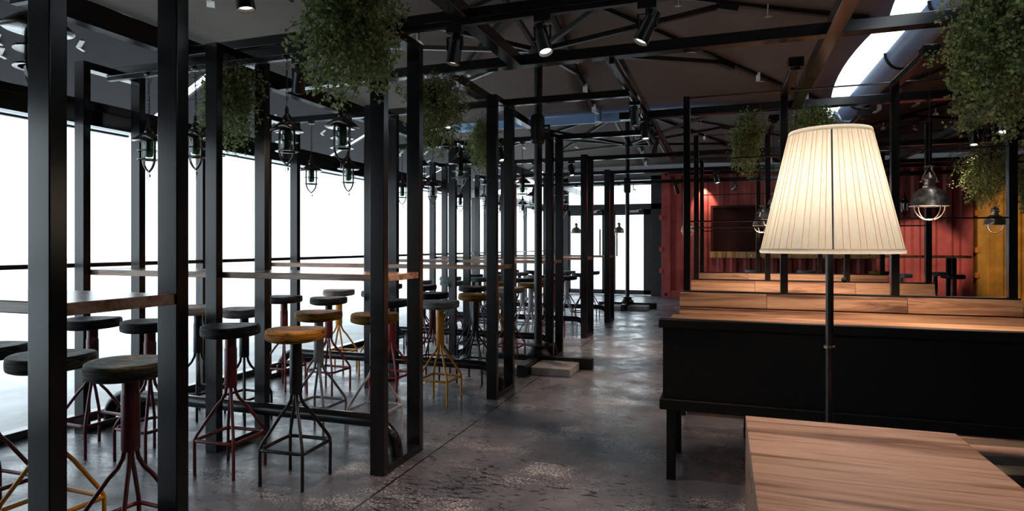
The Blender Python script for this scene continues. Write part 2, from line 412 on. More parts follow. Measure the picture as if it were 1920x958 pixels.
# ------------------------------------------------------------------ giant parasols forming the roof
def canopy_z(dx, dy, hx, hy):
    r = max(abs(dx)/hx, abs(dy)/hy); return r
def parasol(cx, cy, label, full=True, hx=3.10, hy=2.98, sag=.10, back=.56):
    t = thing('giant_parasol', (cx, cy, 0), label, 'parasol', 'parasols forming the roof')
    ap = Vector((cx, cy, 4.0)); E = []
    for i, (ax, ay) in enumerate(((1, 0), (1, 1), (0, 1), (-1, 1), (-1, 0), (-1, -1), (0, -1), (1, -1))):
        E.append(Vector((cx+ax*hx, cy+ay*hy, 3.16 if i % 2 == 0 else 3.09)))
    m = MB(); n = 10
    for i in range(8):
        a, b = E[i], E[(i+1) % 8]; mid = (a+b)/2; inw = (Vector((cx, cy, 0))-Vector((mid.x, mid.y, 0)))
        inw = Vector((inw.x if abs(a.x-b.x) < .01 else 0, inw.y if abs(a.y-b.y) < .01 else 0, 0)).normalized()
        vs = []; fs = []
        for si in range(n+1):
            s = si/n
            for ti in range(n+1):
                tt = ti/n; e = a.lerp(b, tt)+inw*((sag if abs(inw.x) > .5 else .02)*4*tt*(1-tt))+Vector((0, 0, .03*4*tt*(1-tt)))
                p = ap.lerp(e, s); p.z -= .05*math.sin(PI*s)*(1-.6*4*tt*(1-tt)); vs.append(p)
        for si in range(n):
            for ti in range(n):
                q = si*(n+1)+ti; fs.append((q, q+1, q+n+2, q+n+1))
        m.add(vs, fs)
    m.build('canopy', 'fabric', t, solid=.012, angle=1.2)
    hub = Vector((cx, cy, 3.19))
    for i in range(8):
        e = E[i]; d = e-ap; p = ap+d*.03+Vector((0, 0, -.10)); q = e+Vector((0, 0, -.045))-d*.05
        rib = MB().bar(p, q, .05, .045).build('rib', 'rib_metal', t)
        f = .60 if i % 2 == 0 else .60
        j = p.lerp(q, f)
        MB().bar(hub+(j-hub)*.03, j+Vector((0, 0, -.02)), .04, .045).build('strut', 'rib_metal', t)
        MB().bar(j+Vector((0, 0, -.05))-d.normalized()*.1, j+Vector((0, 0, -.05))+d.normalized()*.1, .07, .05).build('joint', 'rib_metal', rib)
        for k in (.45, .72, .93):
            c = p.lerp(q, k)+Vector((0, 0, -.03)); s = d.normalized(); w = s.cross(Vector((0, 0, 1))).normalized()
            cl = MB().bar(c+w*.035+Vector((0, 0, .06)), c+w*.035+Vector((0, 0, -.07)), .06, .008, s).bar(c+w*.035+Vector((0, 0, -.07)), c+w*.11+Vector((0, 0, -.095)), .06, .008)
            cl.build('clip', 'clip', rib)
    MB().lathe([(.03, 3.12), (.10, 3.15), (.105, 3.20), (.06, 3.26), (.05, 3.30)], 24, (cx, cy, 0)).build('hub', 'rib_metal', t)
    MB().lathe([(.05, 3.78), (.12, 3.84), (.12, 3.9), (.03, 3.95)], 24, (cx, cy, 0)).build('crown', 'rib_metal', t)
    if full:
        MB().lathe([(.040, .12), (.040, 2.55), (.0425, 2.55), (.0425, 3.86)], 24, (cx, cy, 0)).build('mast', 'spot_black', t)
        MB().box(cx-.062, cx+.062, cy-.085, cy+.05, 2.24, 2.54).build('crank_box', 'spot_black', t, .03)
        cb = MB()
        for k in (-.045, 0, .045): cb.box(cx+k-.006, cx+k+.006, cy-.094, cy-.084, 2.28, 2.5)
        cb.build('grip_ridge', 'rib_metal', t)
        MB().bar((cx+.06, cy-.02, 2.42), (cx+.13, cy-.02, 2.42), .02, .02).bar((cx+.12, cy-.02, 2.43), (cx+.12, cy-.02, 2.30), .015, .02).bar((cx+.12, cy-.02, 2.30), (cx+.17, cy-.02, 2.30), .02, .02).build('crank_handle', 'spot_black', t)
        for ax, ay in ((1, 0), (-1, 0), (0, 1), (0, -1)):
            MB().bar((cx+ax*.045, cy+ay*.045, .055), (cx+ax*.56, cy+ay*(back if ay > 0 else .56), .055), .085, .11).build('base_arm', 'spot_black', t, .006)
        MB().lathe([(.05, .11), (.13, .115), (.10, .14), (.075, .20), (.14, .215), (.14, .225), (.05, .235)], 20, (cx, cy, 0)).build('base_collar', 'spot_black', t)
    return t
PX = (-1.77, 4.76)
parasol(PX[0], 5.93, 'dark brown giant parasol with crank mast overhead in the middle of the room', back=.25)
parasol(PX[0], 12.02, 'giant parasol with its mast just before the back glass doors')
parasol(PX[0], -.06, 'giant parasol overhead nearest to the glass wall in the foreground', False)
parasol(PX[1], 5.93, 'giant parasol over the bench booths to the right of the bright roof gap', False, sag=.015)
parasol(PX[1], 12.02, 'giant parasol over the far right area before the yellow container', True, sag=.015)
parasol(PX[1], -.06, 'giant parasol at upper right above the foreground table', False, sag=.015)
for i, (cy, sx, sy, pos) in enumerate(((5.93, 1, -1, 'right front'), (5.93, -1, -1, 'left front'), (12.02, 1, -1, 'right front'), (12.02, -1, -1, 'left front'))):
    x = PX[0]+sx*.055; y = cy+sy*(.13 if sx < 0 else .055)
    mb = MB().box(min(x, x+sx*.38), max(x, x+sx*.38), min(y, y+sy*.38), max(y, y+sy*.38), 0, .075)
    tag(mb.build('paving_slab', 'concrete_slab', at=(x+sx*.19, y+sy*.19, 0), bevel=.006),
        'grey concrete ballast slab in the %s corner of the %s parasol base' % (pos, 'nearer' if cy < 10 else 'farther'), 'slab', 'ballast slabs on the parasol bases')
# gutters hung between the parasols
def trough(p, q, w, dep, zt, label, gw=0):
    p, q = Vector(p), Vector(q); d = (q-p).normalized(); s = Vector((-d.y, d.x, 0)); m = MB(); n = 10; vs = []; fs = []
    for e in (p, q):
        for th in (0, .02):
            for k in range(n+1):
                a = PI*k/n; vs.append(Vector((e.x, e.y, zt))+s*math.cos(a)*(w/2-th)+Vector((0, 0, -math.sin(a)*(dep-th))))
    A = n+1
    for k in range(n):
        fs += [(k, k+1, 2*A+k+1, 2*A+k), (A+k+1, A+k, 3*A+k, 3*A+k+1)]
        for b in (0, 2*A): fs.append((b+k, b+A+k, b+A+k+1, b+k+1))
    fs += [(0, 2*A, 3*A, A), (n, A+n, 3*A+n, 2*A+n)]
    m.add(vs, fs); o = m.build('rain_gutter', 'gutter', at=((p.x+q.x)/2, (p.y+q.y)/2, zt-dep)); return tag(o, label, 'gutter')
gt = trough((1.565, -2.4, 0), (1.565, 9.1, 0), .25, .15, 3.02, 'wide pale blue gutter along the bright roof gap')
for y in (5.25, 6.55, 8.35):
    m = MB(); n = 10
    pts = [(1.565+math.cos(PI*k/n)*.135, y, 3.02-math.sin(PI*k/n)*.16) for k in range(n+1)]
    m.tube(pts, .012, 6); m.build('gutter_bracket', 'spot_black', gt)
trough((1.565, 9.2, 0), (1.565, 14.5, 0), .25, .15, 3.02, 'pale blue gutter continuing to the back of the roof')
trough((-4.1, 8.96, 0), (1.42, 8.96, 0), .24, .11, 3.14, 'slim blue gutter crossing between the two left parasols')
trough((1.70, 8.96, 0), (7.6, 8.96, 0), .24, .11, 3.14, 'slim blue gutter crossing between the right parasols')
tag(MB().lathe([(.05, 3.00), (.05, 3.22)], 14, (-1.7, 8.72, 0)).build('downpipe', 'gutter', at=(-1.7, 8.72, 3.0)), 'short blue outlet pipe beside the crossing gutter', 'pipe')

# ------------------------------------------------------------------ steel grid under the roof
def beam(p, q, w, h, label, track=False):
    o = thing('ceiling_beam', ((p[0]+q[0])/2, (p[1]+q[1])/2, p[2]), label, 'beam')
    up = Vector((0, 0, h/2)); MB().bar(Vector(p)+up, Vector(q)+up, w, h).build('steel_tube', 'beam_steel', o, .004)
    if track:
        d = Vector((0, 0, -.0115)); MB().bar(Vector(p)+d, Vector(q)+d, .032, .023).build('light_track', 'spot_black', o)
    return o
Z2 = 2.432
beam((-3.32, 3.04, Z2), (1.95, 3.04, Z2), .06, .06, 'black cross beam carrying three tilted track spotlights, nearest overhead', True)
beam((-3.32, 3.945, Z2), (2.31, 3.945, Z2), .085, .07, 'long black cross beam behind the spotlight beam')
beam((-.95, 5.95, Z2), (2.31, 5.95, Z2), .085, .07, 'black cross beam with a free left end under the roof gap')
beam((-3.32, 2.05, Z2), (1.95, 2.05, Z2), .06, .06, 'black cross beam overhead just outside the top of view', True)
beam((-1.327, .9, Z2-.002), (-1.327, 3.90, Z2-.002), .085, .074, 'black lengthwise beam above the aisle edge near the hanging plant')
beam((-.69, 3.99, Z2), (-.69, 8.9, Z2), .085, .07, 'lengthwise beam over the aisle carrying a cluster of spotlights', True)
beam((.60, .9, Z2-.002), (.60, 5.90, Z2-.002), .085, .074, 'brownish lit lengthwise beam left of the bright roof gap')
beam((-3.32, .5, Z2-.002), (-3.32, 14.9, Z2-.002), .085, .13, 'deep black lengthwise beam over the bar tables beside the glass wall')
beam((-1.90, 3.99, Z2), (-1.90, 6.6, Z2), .085, .07, 'lengthwise beam between frames above the aisle ends of the bar tables')
beam((2.36, 2.2, Z2), (2.36, 12.5, Z2), .09, .07, 'lengthwise beam at far right with spotlights under it', True)
ZF = 2.362
rowend = [-1.73, -1.73, -.68, -.68, -.2, 4.3]
names = ['first', 'second', 'third', 'fourth', 'fifth', 'sixth']
Y0 = [1.13+1.69*i for i in range(6)]
for i, y in enumerate(Y0):
    beam((-3.96, y+.22, ZF), (rowend[i], y+.22, ZF), .05, .055, 'thin cross beam joining the frame tops of the %s bar table' % names[i], i in (1,))
beam((-4.0, 11.49, ZF), (4.3, 11.49, ZF), .06, .06, 'thin cross beam before the back doors with two dome lamps')
beam((-.6, 8.11, ZF), (4.3, 8.11, ZF), .06, .06, 'cross beam above the middle booths')

# ------------------------------------------------------------------ bar tables, portal frames, foot rails
FX = [-3.985, -2.895, -1.775]; FW = .085; FD = .448; FT = .048
def make_frame():
    t = thing('portal_frame', (0, 0, 0), 'x', 'frame', 'black portal frames of the bar tables')
    MB().box(0, FW, 0, FT, 0, 2.415).build('post', 'black_steel', t, .003)
    MB().box(0, FW, FD-FT, FD, 0, 2.415).build('post', 'black_steel', t, .003)
    MB().box(0, FW, FT, FD-FT, 2.367, 2.415).build('top_bar', 'black_steel', t, .002)
    MB().box(0, FW, FT, FD-FT, 0, .045).build('base_bar', 'black_steel', t, .002)
    return t
fr0 = None; fn = ['window', 'middle', 'aisle']
for i, y in enumerate(Y0):
    for k, x in enumerate(FX):
        lab = 'tall black steel portal frame at the %s of the %s bar table' % (['window end', 'middle', 'aisle end'][k], names[i])
        if fr0 is None: fr0 = make_frame(); fr0.location = (x, y, 0); fr0['label'] = lab
        else: dup(fr0, (x, y, 0), lab)
for i, y in enumerate(Y0):
    tt = MB()
    xs = [FX[0]+.01, FX[0]+FW, FX[1], FX[1]+FW, FX[2], FX[2]+FW-.006]
    tt.box(xs[0], xs[-1], y+FT+.002, y+FD-FT-.002, 1.026, 1.062)
    tag(tt.build('bar_tabletop', 'wood_bar', at=((xs[0]+xs[-1])/2, y+.22, 1.026), bevel=.003), 'long narrow wooden bar tabletop held between frames, %s row from the viewer' % names[i], 'table', 'wooden bar tabletops')
    yy = y+.20; zz = .225; R = .17; xa, xb = -4.03+.10, -1.73
    pts = [(xa, yy, .045)]+[(xa+R-R*math.cos(a), yy, zz-R+R*math.sin(a)) for a in [PI/2*j/8 for j in range(9)]]
    pts += [(xb-R+R*math.sin(a), yy, zz-R+R*math.cos(a)) for a in [PI/2*j/8 for j in range(9)]]+[(xb, yy, .045)]
    tag(MB().tube(pts, .037, 16).build('foot_rail', 'black_steel', at=(-2.9, yy, .045)), 'fat black foot rail pipe bent down at both ends under the %s bar table' % names[i], 'rail', 'foot rails under the bar tables')

# ------------------------------------------------------------------ bar stools
def stool_meshes():
    s = MB(); prof = [(.0, .731), (.140, .731), (.149, .735), (.1515, .744), (.152, .758), (.151, .772), (.149, .781), (.143, .786), (.12, .786), (.0, .781)]
    n = 40; rnd = random.Random(4); v = []; f = []
    for r, z in prof: v += [((r*(1+.012*math.sin(3*a+z*40)+.008*math.sin(7*a+1)))*math.cos(a), r*math.sin(a)*(1+.01*math.cos(5*a)), z+.003*math.sin(2*a+1)*(r > .1)) for a in [2*PI*k/n for k in range(n)]]
    for i in range(len(prof)-1): f += [(i*n+k, i*n+(k+1) % n, (i+1)*n+(k+1) % n, (i+1)*n+k) for k in range(n)]
    s.add(v, f)
    c = MB().lathe([(.030, .45), (.032, .455), (.032, .66), (.029, .665), (.029, .735)], 24)
    q = .123; legs = []
    for sx, sy in ((1, 1), (1, -1), (-1, 1), (-1, -1)):
        pts = []
        P = [(.014, .455), (.018, .42), (.03, .385), (.05, .352), (q-.008, .215), (q, .19), (q+.001, .16), (q, 0)]
        for r, z in P: pts.append((sx*r, sy*r, z))
        legs.append(MB().tube(pts, [.0085]*7+[.0088], 10))
    g = MB(); pts = []; rr = .03; h = q+.004
    for cx, cy, a0 in ((h-rr, h-rr, 0), (-h+rr, h-rr, 90), (-h+rr, -h+rr, 180), (h-rr, -h+rr, 270)):
        for a in (0, 30, 60, 90): pts.append((cx+rr*math.cos(math.radians(a0+a)), cy+rr*math.sin(math.radians(a0+a)), .185))
    g.tube(pts, .0095, 10, True)
    return s, c, legs, g
SM = stool_meshes(); SDATA = {}
def stool(x, y, seat, leg, label, rz=0, group='bar stools at the bar tables'):
    t = thing('bar_stool', (x, y, 0), label, 'stool', group); t.rotation_euler = (0, 0, rz)
    def part(nm, mb, mat):
        key = (nm, id(mb), mat)
        if key not in SDATA: SDATA[key] = mb.build(nm, mat, t, world=False)
        else:
            o = SDATA[key].copy(); COL.objects.link(o); o.parent = t
    part('seat', SM[0], 'seat_'+seat); part('column', SM[1], 'leg_'+leg)
    for L in SM[2]: part('leg', L, 'leg_'+leg)
    part('foot_ring', SM[3], 'leg_'+leg); return t
SX = [-3.55, -3.12, -2.525, -2.10]
SW = {'white': 'white', 'gold': 'golden', 'black': 'black', 'green': 'greenish black', 'grey': 'grey', 'beige': 'beige', 'blue': 'blue-grey', 'teal': 'dark teal'}
LW = {'black': 'black', 'dred': 'dark red', 'red': 'bright red', 'yellow': 'yellow', 'white': 'pale grey', 'grey': 'grey'}
CW = ['next to window', 'second from window', 'second from aisle', 'next to aisle']
G = [(0, 'far', [None, 'black dred', 'green yellow', 'green dred']),
     (1, 'near', ['black dred', 'black dred', 'black dred', 'gold black']),
     (1, 'far', ['grey black', 'grey black', 'gold grey', 'gold white']),
     (2, 'near', ['black dred', 'black dred', 'black red', 'grey yellow']),
     (2, 'far', ['beige yellow', 'grey yellow', 'black dred', 'gold black']),
     (3, 'near', ['black black', 'black dred', 'black black', 'grey red']),
     (3, 'far', ['grey dred', 'blue dred', 'gold yellow', 'gold white']),
     (4, 'near', ['blue black', 'teal black', 'black white', 'black red']),
     (4, 'far', ['black dred', 'teal dred', 'grey white', 'black white']),
     (5, 'near', ['black black', 'grey dred', 'black red', 'black dred']),
     (5, 'far', ['teal black', 'black dred', 'grey black', 'teal red'])]
rnd = random.Random(7)
for r, side, cols in G:
    y = Y0[r]+(-.185 if side == 'near' else .575)
    for k, c in enumerate(cols):
        if not c: continue
        a, b = c.split()
        x = SX[k]+(.10 if (r == 0 and k == 1) else 0)+rnd.uniform(-.012, .012); yo = rnd.uniform(-.015, .015)
        if r == 0 and k == 1: yo = .06
        if r == 3 and side == 'near' and k == 3: yo = -.035
        stool(x, y+yo, a, b, '%s stool on %s legs, %s side of %s bar table, %s' % (SW[a], LW[b], side, names[r], CW[k]), rnd.uniform(-.06, .06))
# bar table on the far right with its stools
t = thing('bar_table', (1.95, 11.14, 0), 'wooden bar table on black frames at back right before the red container', 'table')
MB().box(.45, 3.55, 10.98, 11.30, 1.025, 1.062).build('tabletop', 'wood_ledge', t, .003)
for x in (.55, 1.85, 3.3): MB().box(x, x+.06, 11.0, 11.05, 0, 1.025).box(x, x+.06, 11.23, 11.28, 0, 1.025).box(x, x+.06, 11.05, 11.23, 0, .045).build('leg_frame', 'black_steel', t, .002)
for x, y, a, b, w in ((2.56, 10.74, 'white', 'grey', 'near side, second from its right end'), (3.2, 10.62, 'black', 'red', 'near side, at its right end'), (2.46, 11.62, 'gold', 'black', 'far side, middle'), (3.25, 11.6, 'grey', 'black', 'far side, at its right end'), (1.36, 11.62, 'grey', 'yellow', 'far side, second from left'), (.52, 11.6, 'blue', 'white', 'far side, at its left end')):
    stool(x, y, a, b, '%s stool on %s legs, back right bar table, %s' % (SW[a], LW[b], w), 0, 'stools at the back right bar table')

# ------------------------------------------------------------------ cage lanterns
def make_lantern():
    t = thing('cage_lantern', (0, 0, 0), 'x', 'pendant light', 'cage lanterns over the bar tables')
    b = lambda m, n, mt, p=t, **k: m.build(n, mt, p, world=False, **k)
    b(MB().lathe([(.032, -.004), (.032, -.018), (.012, -.026)], 20), 'ceiling_rose', 'chrome_black')
    ch = MB(); z = -.026
    for k in range(11):
        r = .010; d = (1, 0) if k % 2 else (0, 1)
        ch.tube([(d[0]*.006*math.cos(a), d[1]*.006*math.cos(a), z-.0125+.0135*math.sin(a)) for a in [2*PI*j/8 for j in range(8)]], .0016, 5, True); z -= .022
    b(ch, 'chain', 'chrome_black')
    b(MB().tube([(.006+.012*math.sin(k*.9), .01*math.cos(k*1.1), -.03-.335*k/16) for k in range(17)], .0015, 5), 'wire', 'spot_black')
    Z = -.452      # rim of the shade
    b(MB().tube([(-.058, 0, Z+.035), (-.035, 0, Z+.07), (0, 0, Z+.122), (.035, 0, Z+.07), (.058, 0, Z+.035)], .0028, 6).lathe([(.012, Z+.085), (.012, Z+.13), (.004, Z+.15)], 10), 'bail', 'chrome_black')
    b(MB().lathe([(.010, Z+.10), (.020, Z+.085), (.026, Z+.062), (.024, Z+.055), (.045, Z+.045), (.094, Z+.004), (.097, Z-.003), (.094, Z-.005)], 40), 'shade', 'chrome_black')
    b(MB().lathe([(.0935, Z-.0045), (.05, Z+.030), (.0, Z+.034)], 40), 'shade_lining', 'cap_white')
    cg = MB()
    for s in (1, -1):
        pts = [(s*.05, 0, Z+.03), (s*.05, 0, Z-.10), (s*.049, 0, Z-.125), (s*.042, 0, Z-.155), (s*.028, 0, Z-.18), (s*.012, 0, Z-.196), (0, 0, Z-.206)]
        for p, q in zip(pts, pts[1:]): cg.bar(p, q, .017, .006, (s, 0, .3))
    b(cg, 'cage_strap', 'chrome_black')
    for zz in (Z-.068, Z-.125):
        b(MB().lathe([(.052, zz-.002), (.066, zz-.003), (.067, zz), (.066, zz+.003), (.052, zz+.002), (.052, zz-.002)], 32), 'cage_ring', 'cap_white' if 0 else 'chrome_black')
    b(MB().lathe([(.0, Z+.02), (.026, Z+.02), (.027, Z-.09), (.022, Z-.105), (.0, Z-.11)], 20), 'bottle', 'green_glass')
    b(MB().lathe([(.042, Z+.01), (.042, Z-.11), (.034, Z-.15), (.018, Z-.172), (.0, Z-.178)], 24), 'glass_dome', 'dome_glass')
    b(MB().lathe([(.030, Z+.03), (.030, Z+.0), (.012, Z-.004), (.012, Z-.06), (.003, Z-.075)], 14), 'lamp_holder', 'spot_black')
    b(MB().tube([(.006, 0, Z-.204), (.008, 0, Z-.235), (.007, 0, Z-.255), (0, 0, Z-.26), (-.007, 0, Z-.255), (-.008, 0, Z-.235), (-.006, 0, Z-.204)], .0018, 6).lathe([(.005, Z-.24), (.005, Z-.222)], 8, (.009, 0, 0)), 'hook', 'chrome_black')
    return t
ln = None
LX = [-3.60, -3.20, -2.49, -2.10]
for i, y in enumerate(Y0):
    for k, x in enumerate(LX):
        if i == 0 and k < 3: continue
        lab = 'cage lantern with green glass hung over the %s bar table, %s' % (names[i], CW[k])
        p = (x+(.03 if i == 0 else 0), y+.22, 2.364)
        if ln is None: ln = make_lantern(); ln.location = p; ln['label'] = lab
        else: dup(ln, p, lab, rnd.uniform(-.3, .3)+.3)

for x, w in ((2.79, 'left'), (3.12, 'right')): dup(ln, (x, 11.49, 2.362), 'small cage lantern over the back right bar table, %s one of two' % w, .4)

# ------------------------------------------------------------------ dome pendants
def make_dome(cord):
    t = thing('dome_pendant', (0, 0, 0), 'x', 'pendant light', 'metal dome pendants')
    b = lambda m, n, mt, p=t: m.build(n, mt, p, world=False)
    b(MB().lathe([(.03, 0), (.03, -.014), (.008, -.024)], 18), 'ceiling_rose', 'dark_metal')
    b(MB().cyl((0, 0, -.02), (0, 0, -cord+.19), .0022, 6), 'cord', 'spot_black')
    Z = -cord-.09   # rim
    Z = -cord
    b(MB().tube([(-.045, 0, Z+.145), (-.045, 0, Z+.165), (-.032, 0, Z+.19), (-.014, 0, Z+.215), (-.014, 0, Z+.24), (.014, 0, Z+.24), (.014, 0, Z+.215), (.032, 0, Z+.19), (.045, 0, Z+.165), (.045, 0, Z+.145)], .003, 6)
      .cyl((-.055, 0, Z+.143), (.055, 0, Z+.143), .004, 8).cyl((-.026, 0, Z+.235), (.026, 0, Z+.235), .004, 8), 'bail', 'aged_metal')
    b(MB().lathe([(.004, Z+.20), (.016, Z+.185), (.034, Z+.172), (.038, Z+.162), (.026, Z+.155), (.027, Z+.125), (.034, Z+.118), (.034, Z+.108), (.055, Z+.098), (.08, Z+.075), (.094, Z+.04), (.098, Z+.008), (.106, Z), (.106, Z-.004), (.097, Z-.004), (.09, Z+.04), (.05, Z+.085), (.0, Z+.095)], 44), 'dome_shade', 'aged_metal')
    b(MB().lathe([(.088, Z+.004), (.088, Z+.010), (.0, Z+.012)], 32), 'diffuser', 'bulb')
    cg = MB()
    for a in (0, PI/2):
        cg.tube([(.096*math.cos(th)*math.cos(a), .096*math.cos(th)*math.sin(a), Z-.002-.085*math.sin(th)) for th in [PI*j/18 for j in range(19)]], .003, 6)
    cg.tube([(.02*math.cos(x), .02*math.sin(x), Z-.083) for x in [2*PI*j/14 for j in range(14)]], .003, 6, True)
    b(cg, 'wire_cage', 'aged_metal'); return t
doms = {}
def dome(x, y, ztop, zrim, label, power=0):
    c = round(ztop-zrim, 3)
    if c not in doms: doms[c] = make_dome(c); o = doms[c]; o.location = (x, y, ztop); o['label'] = label
    else: o = dup(doms[c], (x, y, ztop), label)
    o.rotation_euler = (0, 0, .35)
    if power:
        l = bpy.data.lights.new('pendant_glow', 'SPOT'); l.energy = power; l.color = WARM; l.shadow_soft_size = .07; l.spot_size = 2.4; l.spot_blend = .6
        lo = bpy.data.objects.new('pendant_glow', l); COL.objects.link(lo); lo.parent = o; lo.location = (0, 0, -c-.005)

# ------------------------------------------------------------------ booths: benches, tables, screens
BX0, BX1 = -.325, 1.90
def plank_set(t, y, sgn, xa=BX0, xb=BX1):
    """two sloped backrest boards facing sgn*Y with a seat in front"""
    th = .026; rows = ((.850, .742), (.734, .600), (.592, .46)); rr = random.Random(int(y*10)+2)
    for i, (zt, zb) in enumerate(rows):
        yt = y+sgn*(.02+(.86-zt)*.24); yb = y+sgn*(.02+(.86-zb)*.24)
        cuts = [xa, xa+.83, xb] if i == 0 else [xa, xb]
        if i == 0: cuts = [xa, xa+.635, xa+1.555, xb]
        for a, b in zip(cuts, cuts[1:]):
            v = [(a+.001, yt, zt), (b-.001, yt, zt), (b-.001+(.03*(i) if b == xb else 0)*0, yb, zb), (a+.001, yb, zb)]
            w = [(p[0], p[1]-sgn*th, p[2]) for p in v]
            MB().add(v+w, [(3, 2, 1, 0), (4, 5, 6, 7), (0, 1, 5, 4), (1, 2, 6, 5), (2, 3, 7, 6), (3, 0, 4, 7)]).build('backrest_plank', 'wood_plank', t, .002)
    for k in range(3):
        ya = y+sgn*(.14+k*.13); yb2 = ya+sgn*.124
        MB().box(xa, xb, min(ya, yb2), max(ya, yb2), .40, .43).build('seat_plank', 'wood_plank', t, .002)
    MB().box(xa, xb, min(y+sgn*.05, y+sgn*.52), max(y+sgn*.05, y+sgn*.52), .36, .398).build('seat_frame', 'bench_black', t, .003)
    for x in (xa+.03, (xa+xb)/2, xb-.07): MB().box(x, x+.04, y+sgn*.46-.02, y+sgn*.46+.02, 0, .36).build('leg', 'bench_black', t)
# bench A: black back towards the viewer
A = thing('booth_bench', (.9, 3.3, 0), 'black backed booth bench facing away, nearest the viewer behind the lamp', 'bench', None)
xA0, xA1 = -.30, 3.2
MB().box(xA0, xA1, 3.285, 3.31, .42, .79).build('back_panel', 'bench_black', A, .003)
MB().box(xA0-.02, xA1+.02, 3.268, 3.335, .79, .835).build('back_cap', 'bench_black', A, .004)
MB().box(xA0-.015, xA1+.015, 3.262, 3.78, .365, .42).build('seat_frame', 'bench_black', A, .004)
MB().box(xA0, xA1, 3.32, 3.78, .42, .445).build('seat_plank', 'wood_plank', A, .003)
for x in (xA0+.02, xA1-.06):
    for y in (3.27, 3.72): MB().box(x, x+.045, y, y+.045, 0, .365).build('leg', 'bench_black', A, .002)
bn = ['second', 'third', 'fourth']
BY = (5.05, 6.85, 8.65)
for i, y in enumerate(BY):
    t = thing('booth_bench', (.8, y, 0), 'double sided wooden plank bench, %s behind the black bench back' % ['first', 'second', 'third'][i], 'bench', 'wooden booth benches')
    plank_set(t, y-.03, -1); plank_set(t, y+.03, 1)
    MB().box(BX0, BX1, y-.05, y+.05, .40, .82).build('core', 'bench_black', t)
    MB().box(BX0, BX1, y-.035, y+.035, .835, .862).build('top_rail', 'bench_black', t, .003)
    for x in (BX0+.02, BX1-.06): MB().box(x, x+.04, y-.03, y+.03, 0, .40).build('leg', 'bench_black', t)
    s = thing('partition_screen', (.8, y, .862), 'black post and rod partition on the %s wooden bench' % ['first', 'second', 'third'][i], 'partition', 'post and rod partitions on the benches')
    PXs = (-.273, .435, 1.165, 1.86)
    for x in PXs: MB().box(x-.026, x+.026, y-.026, y+.026, .862, 2.40).build('post', 'black_steel', s, .003)
    for z in (1.41, 1.90, 2.392): MB().cyl((PXs[0]+.026, y, z), (PXs[-1]-.026, y, z), .006, 8).build('rod', 'black_steel', s)
    for x in PXs[1:3]: MB().box(x-.026, x+.026, y-.80, y-.026, 2.35, 2.40).build('arm', 'black_steel', s, .003)
    for j, x in enumerate(PXs[1:3]):
        MB().box(x-.045, x+.045, y-.83, y-.74, 2.346, 2.41).build('arm_block', 'black_steel', s, .003)
        dome(x, y-.785, 2.346, 1.457, 'metal dome pendant on the %s arm before the %s wooden bench' % (['left', 'right'][j], ['first', 'second', 'third'][i]), 42)
for i, y in enumerate((4.03, 5.95, 7.75)):
    t = thing('booth_table', (.8, y, 0), 'wooden booth table standing before the %s plank bench' % ['first', 'second', 'third'][i], 'table', 'booth tables')
    MB().box(BX0, BX1, y-.27, y+.27, .715, .75).build('tabletop', 'wood_plank', t, .003)
    for x in (.15, 1.76): MB().box(x-.03, x+.03, y-.03, y+.03, .02, .715).box(x-.03, x+.03, y-.20, y+.20, .011, .04).build('leg', 'bench_black', t, .003)
dome(-.55, 10.35, 2.36, 1.457, 'small dome pendant left of the partitions before the red container')
dome(2.76, 7.9, 2.43, 1.44, 'dark dome pendant at far right before the yellow container')
dome(-2.67, 11.49, 2.362, 1.457, 'dome pendant before the left leaf of the back doors')
dome(-1.85, 11.49, 2.362, 1.457, 'dome pendant before the right leaf of the back doors')
beam((-.6, 10.35, 2.36), (4.3, 10.35, 2.36), .06, .06, 'cross beam over the back right bar table')
beam((2.36, 7.9, 2.43), (3.2, 7.9, 2.43), .05, .05, 'short stub beam holding the dark pendant at far right')

# rug under the first booth
tag(MB().box(.95, 3.2, 3.80, 4.95, .001, .010).build('rug', 'rug', at=(2.0, 4.2, .001), bevel=.003), 'rug with curved brown, grey and blue bands under the first booth', 'rug')

# ------------------------------------------------------------------ foreground table and floor lamp
t = thing('side_table', (.39, 1.6, 0), 'chunky wooden waterfall table at the bottom right foreground', 'table')
x0, x1, y0, y1, zt = .074, .702, .95, 2.305, .62
MB().box(x0, x1, y0, y1, zt-.045, zt).build('tabletop', 'wood_table', t, .003)
for xa in (x0, x1-.045): MB().box(xa, xa+.045, y0, y1, 0, zt-.045).build('side_panel', 'wood_bar', t, .003)
MB().box(x0+.045, x1-.045, y1-.08, y1-.05, 0, zt-.045).build('back_panel', 'bench_black', t)

LXp, LYp = .372, 2.52
lamp = thing('floor_lamp', (LXp, LYp, 0), 'floor lamp with black pole and lit pleated cream shade', 'lamp')
MB().lathe([(.0, .0), (.15, .0), (.15, .014), (.14, .022), (.03, .03), (.02, .05)], 40, (LXp, LYp, 0)).build('base', 'spot_black', lamp)
MB().lathe([(.0135, .03), (.0135, 1.33)], 20, (LXp, LYp, 0)).build('pole', 'spot_black', lamp)
MB().lathe([(.0135, .838), (.020, .840), (.020, .848), (.0135, .850)], 20, (LXp, LYp, 0)).build('collar', 'brass', lamp)
zb, ztp, rb, rt = 1.195, 1.638, .238, .138
N = 180; sh = MB(); v = []; f = []; K = 24
def rad(k, z):
    tt = (z-zb)/(ztp-zb); r = rb+(rt-rb)*tt
    return r+.0015*math.cos(2*PI*k*60/N*1.0)
for i in range(K+1):
    z = zb+.012+(ztp-zb-.024)*i/K
    v += [(LXp+rad(k, z)*math.cos(2*PI*k/N), LYp+rad(k, z)*math.sin(2*PI*k/N), z) for k in range(N)]
for i in range(K): f += [(i*N+k, i*N+(k+1) % N, (i+1)*N+(k+1) % N, (i+1)*N+k) for k in range(N)]
